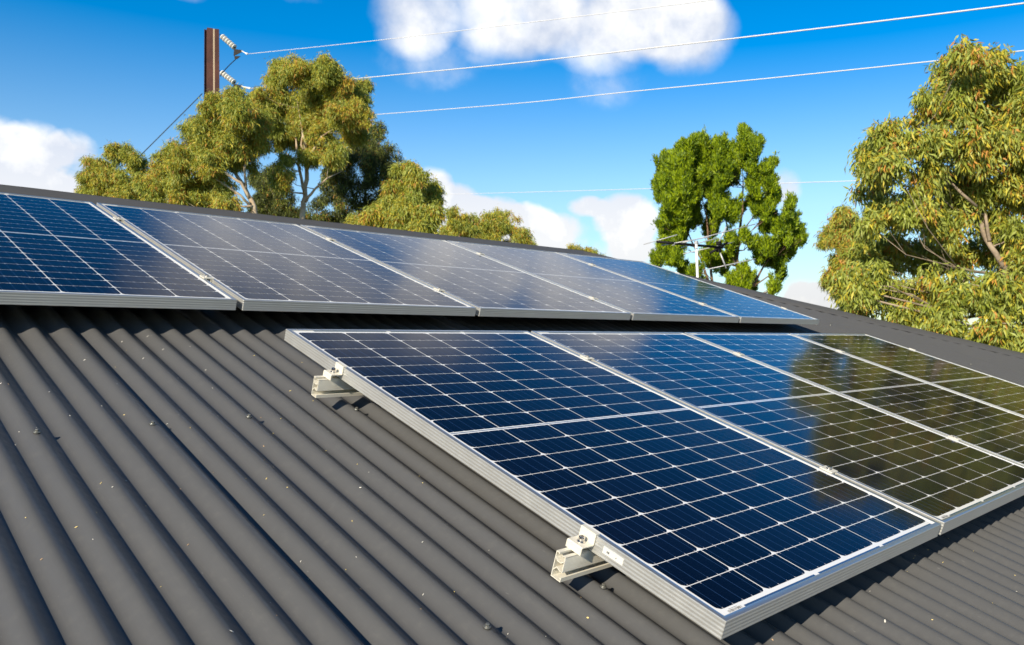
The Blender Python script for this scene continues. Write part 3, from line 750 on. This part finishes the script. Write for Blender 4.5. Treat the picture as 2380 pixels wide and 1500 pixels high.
big = [(2240, 135, 42), (2200, 180, 50), (2280, 165, 62), (2340, 190, 55), (2165, 240, 42), (2230, 255, 64), (2310, 265, 66), (2385, 255, 60), (2060, 318, 40), (2020, 350, 28), (2095, 335, 36), (2030, 400, 42), (2078, 385, 40),
       (2140, 330, 34), (2185, 335, 46), (2260, 350, 66), (2340, 355, 66), (2150, 425, 52), (2230, 440, 66), (2310, 445, 66), (2385, 440, 60), (2055, 495, 42), (2015, 520, 32), (2110, 500, 52), (2195, 520, 56), (2290, 520, 56), (2365, 540, 46),
       (2005, 580, 38, .9), (2070, 590, 50, 1.2), (2150, 600, 56, 1.3), (2230, 600, 50, 1.2), (2330, 600, 50, .9), (1965, 665, 34, -.2), (2000, 690, 38, -.3), (2070, 680, 46, .6), (2150, 675, 52, .1), (2225, 675, 52, -.5), (2300, 690, 56, -.7), (2365, 700, 46, -.7),
       (2005, 720, 30), (1985, 640, 34), (2035, 650, 42), (1975, 700, 30), (2100, 735, 44), (2200, 750, 52, -.6), (2300, 775, 52, -.8), (2370, 790, 46, -.8), (2040, 440, 26, .8), (2000, 450, 18, .5), (2120, 280, 16)]
for x in (2450, 2540, 2640, 2740, 2850):
    for y in (170+abs(x-2540)*.5, 270, 380, 490, 600, 710, 820): big.append((x+random.uniform(-20, 20), y, 84))
for y in (850, 930): big += [(x, y, 70) for x in (2100, 2200, 2300, 2400, 2500)]
gum_tree('gum_tree', 11, big,
         [[(2420, 900, 20), (2400, 760, 16), (2372, 690, 13), (2345, 640, 10.5), (2315, 590, 8.5), (2285, 540, 9, .3), (2270, 480, 7, .6), (2262, 420, 5, .7), (2255, 330, 3, .7)], [(2300, 560, 6, .1), (2290, 500, 5, .3), (2285, 440, 4, .5), (2300, 380, 2.5, .6)], [(2345, 640, 6, -.2), (2270, 632, 4.5, -.3), (2225, 622, 3.4, -.4), (2195, 630, 2, -.4)], [(2372, 690, 7, -.2), (2320, 666, 5, -.3), (2250, 638, 3.5, -.3), (2230, 632, 2, -.3)], [(2420, 860, 14), (2520, 700, 12), (2560, 500, 8), (2580, 300, 4)], [(2270, 480, 5), (2180, 400, 4), (2100, 350, 2.5), (2050, 330, 1.5)]],
         'large dense gum tree filling the right side of the photo', TG, 34000, ln=.105, wd=.024, per=9, deep=1.0, depth_jit=.6, core=1.3, probs=(.34, .42, .19, .05), bark='grey_gum_bark')
Z = lambda l: [(1450+a/3.572, 280+b/3.572, r/3.572) for a, b, r in l]
Zc = lambda l: [(x, y, r*1.22) for x, y, r in Z(l)]
cyp = Zc([(345, 330, 42), (350, 430, 72), (310, 520, 52), (350, 600, 75), (530, 210, 50), (625, 190, 42), (655, 230, 46), (510, 320, 80), (620, 310, 85), (440, 400, 60), (520, 430, 90), (620, 450, 100), (700, 380, 80), (800, 225, 42), (790, 320, 74), (880, 250, 36), (1005, 120, 44), (980, 205, 60), (1060, 260, 66), (1105, 205, 36),
         (1000, 330, 74), (850, 450, 92), (740, 520, 95), (920, 470, 50), (600, 560, 95), (480, 560, 90), (400, 690, 75), (520, 680, 80), (460, 790, 95), (370, 850, 66), (545, 800, 62), (330, 930, 50), (770, 660, 70), (760, 780, 70), (895, 760, 72), (1060, 440, 56), (1090, 560, 56), (1200, 400, 38), (1240, 370, 30), (1200, 520, 56), (1220, 650, 56), (1100, 740, 62), (1190, 730, 50),
         (1180, 880, 46), (1240, 870, 66), (1390, 690, 34), (1375, 770, 44), (1385, 850, 52), (1430, 930, 50), (1320, 940, 68), (1300, 1020, 66), (1460, 1010, 36), (1370, 1080, 58), (1180, 1070, 56), (1130, 1150, 60), (900, 1020, 50), (720, 920, 56), (740, 1080, 46), (740, 1170, 62), (845, 1170, 44), (400, 1040, 70), (350, 1100, 62), (430, 1130, 70), (290, 1180, 44),
         (480, 960, 50), (1240, 1160, 56), (1290, 1220, 40), (975, 1330, 64), (890, 1360, 40), (1030, 1390, 50), (1240, 1400, 40), (1300, 1290, 34), (600, 1290, 52), (480, 1250, 40), (830, 1260, 32), (1010, 960, 36), (1060, 1040, 40)])
cyp += [(x+random.uniform(-.7, .7)*q, y+random.uniform(-.45, .45)*q, q*.66) for x, y, q in cyp if q > 12]
cyp += [(x+random.uniform(-1, 1)*q, y-random.uniform(.5, 1.1)*q, q*.38) for x, y, q in cyp[:70]]
cyp_tr = [Z([(960, 1700, 30), (950, 1350, 26), (935, 1150, 22), (960, 950, 17), (985, 750, 12), (990, 560, 8), (985, 400, 5)]), Z([(740, 1500, 18), (700, 1330, 15), (640, 1150, 11), (560, 1000, 8), (500, 850, 5)]), Z([(740, 1400, 18), (720, 1200, 14), (700, 1000, 11), (685, 800, 8), (640, 600, 5)]),
          Z([(950, 1500, 20), (1090, 1350, 15), (1150, 1230, 11), (1250, 1080, 7), (1370, 900, 4)]), Z([(950, 1180, 14), (900, 1080, 11), (860, 900, 8), (820, 700, 5)]), Z([(1080, 1380, 10), (1190, 1300, 7), (1290, 1250, 4)]), Z([(960, 950, 8), (1060, 820, 6), (1180, 640, 4), (1210, 480, 2.5)]), Z([(700, 1330, 7), (560, 1230, 5), (440, 1160, 3)])]
gum_tree('cypress_tree', 28, cyp, cyp_tr, 'bright green conifer with ragged upright plumes standing behind the television aerial', None, 44000,
         ln=.13, wd=.028, mats=['cypress_dark', 'cypress_light'], probs=(.5, .5), up=True, per=9, bark='brown_bark', deep=.9, depth_jit=1.3)

# ------------------------------------------------------------------ steel and concrete power pole, insulators, wires
mat('rusty_steel', (.10, .028, .018), rough=.7, build=b_bark((.045, .012, .009), (.085, .026, .016), 2.5))
mat('pole_concrete', (.50, .40, .28), rough=.85)
mat('porcelain', (.88, .86, .80), rough=.3)
mat('black_fitting', (.012, .012, .014), rough=.6, spec=.15)
mat('bare_wire', (.72, .72, .76), rough=.45)
mat('stay_wire_steel', (.03, .05, .08), rough=.6)
PD = 36.0; pk = PD/FPX
ptop = ray_point(492, 68, PD); pfoot = np.array([ptop[0], ptop[1], GZ])
pole = empty('power_pole', tuple(pfoot)); tag(pole, 'rust brown steel and concrete power pole rising behind the left gum trees', 'power pole')
H_ = ptop[2]-GZ
rt = Rw[:, 0].copy(); rt[2] = 0; rt /= np.linalg.norm(rt); fw = np.array([-rt[1], rt[0], 0])
ang = math.radians(24); ax_ = rt*math.cos(ang)+fw*math.sin(ang); ay_ = -rt*math.sin(ang)+fw*math.cos(ang)
def plank(m, a0, a1, b0, b1, z0, z1, taper=.25, mi=0):
    k = len(m.v)
    for z in (z0, z1):
        s_ = 1+taper*(1-(z/H_))
        for (a, b_) in ((a0, b0), (a1, b0), (a1, b1), (a0, b1)):
            m.v.append(tuple(ax_*a*s_+ay_*b_+np.array([.0, 0, z])))
    for q in ((3, 2, 1, 0), (4, 5, 6, 7), (0, 1, 5, 4), (1, 2, 6, 5), (2, 3, 7, 6), (3, 0, 4, 7)): m.f.append(tuple(k+i for i in q)); m.m.append(mi)
def joist(a0, a1, wz):
    m = MB(); plank(m, a0, a0+.014, -.09, .09, 0, wz); plank(m, a1-.014, a1, -.09, .09, 0, wz); plank(m, a0+.014, a1-.014, -.008, .008, 0, wz-.002)
    return m
joist(-.30, -.19, H_-.06).build('steel_joist', 'rusty_steel', pole)
m = MB(); plank(m, -.19, -.178, -.13, .11, 0, H_); plank(m, -.178, .055, -.13, -.116, 0, H_-.003); m.build('steel_channel', 'rusty_steel', pole)
m = MB(); plank(m, .055, .115, -.126, .12, 0, H_-.02); plank(m, -.178, .055, -.112, .12, 0, H_-.05); m.build('concrete_core', 'pole_concrete', pole)
m = MB(); plank(m, .115, .30, -.135, -.121, 0, H_-.01); plank(m, .288, .302, -.119, .12, 0, H_-.01); m.build('steel_channel', 'rusty_steel', pole)

def string_(a, b, n, label):
    """disc insulator string between two photograph bearings"""
    A = ray_point(a[0], a[1], PD); B = ray_point(b[0], b[1], PD-.2); ax = (B-A); Ltot = np.linalg.norm(ax); ax /= Ltot
    root = empty('insulator_string', tuple(A)); tag(root, label, 'insulator', 'insulator strings on the power pole')
    d0 = .0
    m = MB(); m.tube([(0, 0, 0)-ax*.14, ax*.01], .018, 6); m.build('shackle', 'black_fitting', root)
    for i in range(n):
        s_ = Ltot*(i+.5)/n
        m = MB(); m.lathe(ax*(s_-.055), ax, [(.03, 0), (.075, .012), (.118, .036), (.128, .052), (.122, .070), (.09, .082), (.04, .088)], 14)
        auto_smooth(m.build('insulator_disc', 'porcelain', root), 50)
        m = MB(); m.lathe(ax*(s_+.020), ax, [(.038, 0), (.038, .04), (.022, .05)], 10); m.build('metal_cap', 'black_fitting', root)
    return A, B, ax, root
def flat_plate(name, pix, D, th, mat_, parent, origin):
    m = MB(); P = [ray_point(x, y, D)-origin for x, y in pix]; f_ = Rw[:, 2]*th
    m.ring_loft([[p-f_/2 for p in P], [p+f_/2 for p in P]]); return m.build(name, mat_, parent)
A, B, ax, s1 = string_((515, 84), (547, 112), 6, 'upper string of six white discs on the steel pole')
flat_plate('yoke_plate', [(544, 114), (563, 117), (563, 121), (551, 127), (543, 130)], PD-.2, .02, 'black_fitting', s1, A)
m = MB(); m.tube([ray_point(562, 119, PD-.2)-A, ray_point(569, 123, PD-.2)-A, ray_point(575, 126, PD-.2)-A], [.02, .02, .05], 7); m.build('dead_end_clamp', 'porcelain', s1)
flat_plate('bridging_clamp', [(544, 129), (549, 131), (559, 131), (552, 137), (546, 139)], PD-.2, .03, 'black_fitting', s1, A)
A2, B2, ax2, s2 = string_((514, 168), (546, 193), 6, 'lower string of six white discs beside the treetops')
flat_plate('yoke_plate', [(543, 195), (562, 199), (562, 203), (550, 208), (543, 210)], PD-.2, .02, 'black_fitting', s2, A2)
m = MB(); m.tube([ray_point(561, 200, PD-.2)-A2, ray_point(567, 203, PD-.2)-A2, ray_point(582, 206, PD-.2)-A2], [.02, .03, .05], 7); m.build('dead_end_clamp', 'porcelain', s2)
def wire(pts, r, label, cat='wire', mat_='bare_wire', name='overhead_wire', group='overhead wires'):
    P = [ray_point(x, y, d) for x, y, d in pts]; m = MB(); Q = []
    n = len(P)
    for i in range(n-1):
        p0 = P[max(i-1, 0)]; p1 = P[i]; p2 = P[i+1]; p3 = P[min(i+2, n-1)]
        for t in np.linspace(0, 1, 9)[:-1]:
            Q.append(.5*((2*p1)+(-p0+p2)*t+(2*p0-5*p1+4*p2-p3)*t*t+(-p0+3*p1-3*p2+p3)*t**3))
    Q.append(P[-1]); m.tube(Q, r, 6); o = m.build(name, mat_, smooth=True); tag(o, label, cat, group); return o
wire([(575, 126, 35.8), (880, 94, 31), (1250, 50, 26.5), (1640, 2, 23), (2100, -60, 20)], .011, 'highest overhead wire running from the upper insulator string to the top edge')
wire([(582, 206, 35.8), (720, 193, 33.5), (850, 181, 31), (1200, 147, 25.5), (1600, 102, 21), (2000, 55, 17.5), (2380, 8, 15), (2700, -36, 13)], .016, 'second overhead wire from the top, crossing the big white cloud')
wire([(790, 272, 38), (868, 267, 35), (1200, 241, 29), (1450, 215, 25.5), (1800, 181, 22), (2165, 143, 19), (2380, 118, 17.4), (2700, 78, 15)], .0135, 'third overhead wire from the top, passing behind the big right tree')
wire([(1030, 452, 60), (1110, 450, 56), (1300, 445, 47), (1515, 438.5, 40), (1810, 426.5, 33), (2000, 420, 30), (2380, 402, 26)], .014, 'lowest overhead wire, passing behind the conifer')
wire([(470, 218, 36), (328, 360, 35), (200, 485, 34.2), (60, 622, 33.4)], .022, 'dark diagonal stay wire from the pole down to the left trees', mat_='stay_wire_steel', name='stay_wire', group='pole stay wires')
wire([(548, 138, 35.8), (535, 150, 35.8), (521, 165, 35.9), (512, 178, 36)], .018, 'short jumper wire looping from the upper clamp down to the pole', mat_='black_fitting', name='jumper_wire', group='jumper wires')

# ------------------------------------------------------------------ television aerial
mat('aerial_alloy', (.50, .51, .54), rough=.4, metal=.2)
mat('white_mast_paint', (.86, .86, .84), rough=.45)
AD = 10.5
am = ray_point(1621, 640, AD); at_ = ray_point(1618, 562, AD)
# foot of the mast stands on the hip-end roof
foot = am+(am-at_)/np.linalg.norm(am-at_)*.75
aer = empty('tv_aerial', tuple(foot)); tag(aer, 'television aerial on a thin white mast in front of the conifer', 'aerial')
def rel(x, y, d): return ray_point(x, y, d)-foot
m = MB(); m.tube([(0, 0, 0), at_-foot], .0165, 10); m.build('mast', 'white_mast_paint', aer, smooth=True)
m = MB(); m.box(-.05, .05, -.05, .05, -.004, .004); m.build('mast_foot', 'aerial_alloy', aer)
b0, b1 = rel(1527, 562, AD-.30), rel(1680, 576, AD+.28)
m = MB(); m.tube([b0, b1], .0165, 8); m.build('boom', 'black_fitting', aer, smooth=True)
def boomp(t): return b0*(1-t)+b1*t
els = [((1496, 568), (1573, 548)), ((1538, 571), (1646, 551)), ((1563, 571), (1755, 522)), ((1582, 575), (1668, 555)), ((1588, 590), (1702, 563))]
zd = Zs = None
E_ = [((1496, 568.5), (1574, 546), -.24, -.30), ((1537, 571), (1646, 551.5), -.16, -.2), ((1562, 571), (1756, 521), -.1, .15), ((1583, 576), (1668, 554), .0, .05), ((1588, 590.5), (1702, 564), .22, .3), ((1632, 629), (1756, 602), .3, .36)]
for (a, b_, da, db) in E_:
    m = MB(); m.tube([rel(a[0], a[1], AD+da), rel(b_[0], b_[1], AD+db)], .0062, 7); m.build('element', 'aerial_alloy', aer, smooth=True)
for pts in ([(1688, 528), (1671, 563)], [(1672, 584), (1688, 624)]):
    m = MB(); m.tube([rel(x, y, AD+.28) for x, y in pts], .010, 7); m.build('reflector_arm', 'aerial_alloy', aer, smooth=True)
m = MB(); m.tube([rel(1650, 589, AD+.2), rel(1690, 565, AD+.3)], .018, 7); m.build('reflector_bar', 'black_fitting', aer, smooth=True)
for (x, y) in ((1671, 566), (1670, 582)):
    p = rel(x, y, AD+.27); m = MB(); m.box(p[0]-.027, p[0]+.027, p[1]-.027, p[1]+.027, p[2]-.024, p[2]+.024); m.build('balun_box', 'black_fitting', aer, bevel=.004)
p = at_-foot; m = MB(); m.box(p[0]-.02, p[0]+.02, p[1]-.02, p[1]+.02, p[2]-.03, p[2]+.012); m.build('mast_clamp', 'aerial_alloy', aer, bevel=.003)

SC.render.engine = 'CYCLES'
SC.cycles.use_denoising = True
SC.cycles.max_bounces = 8
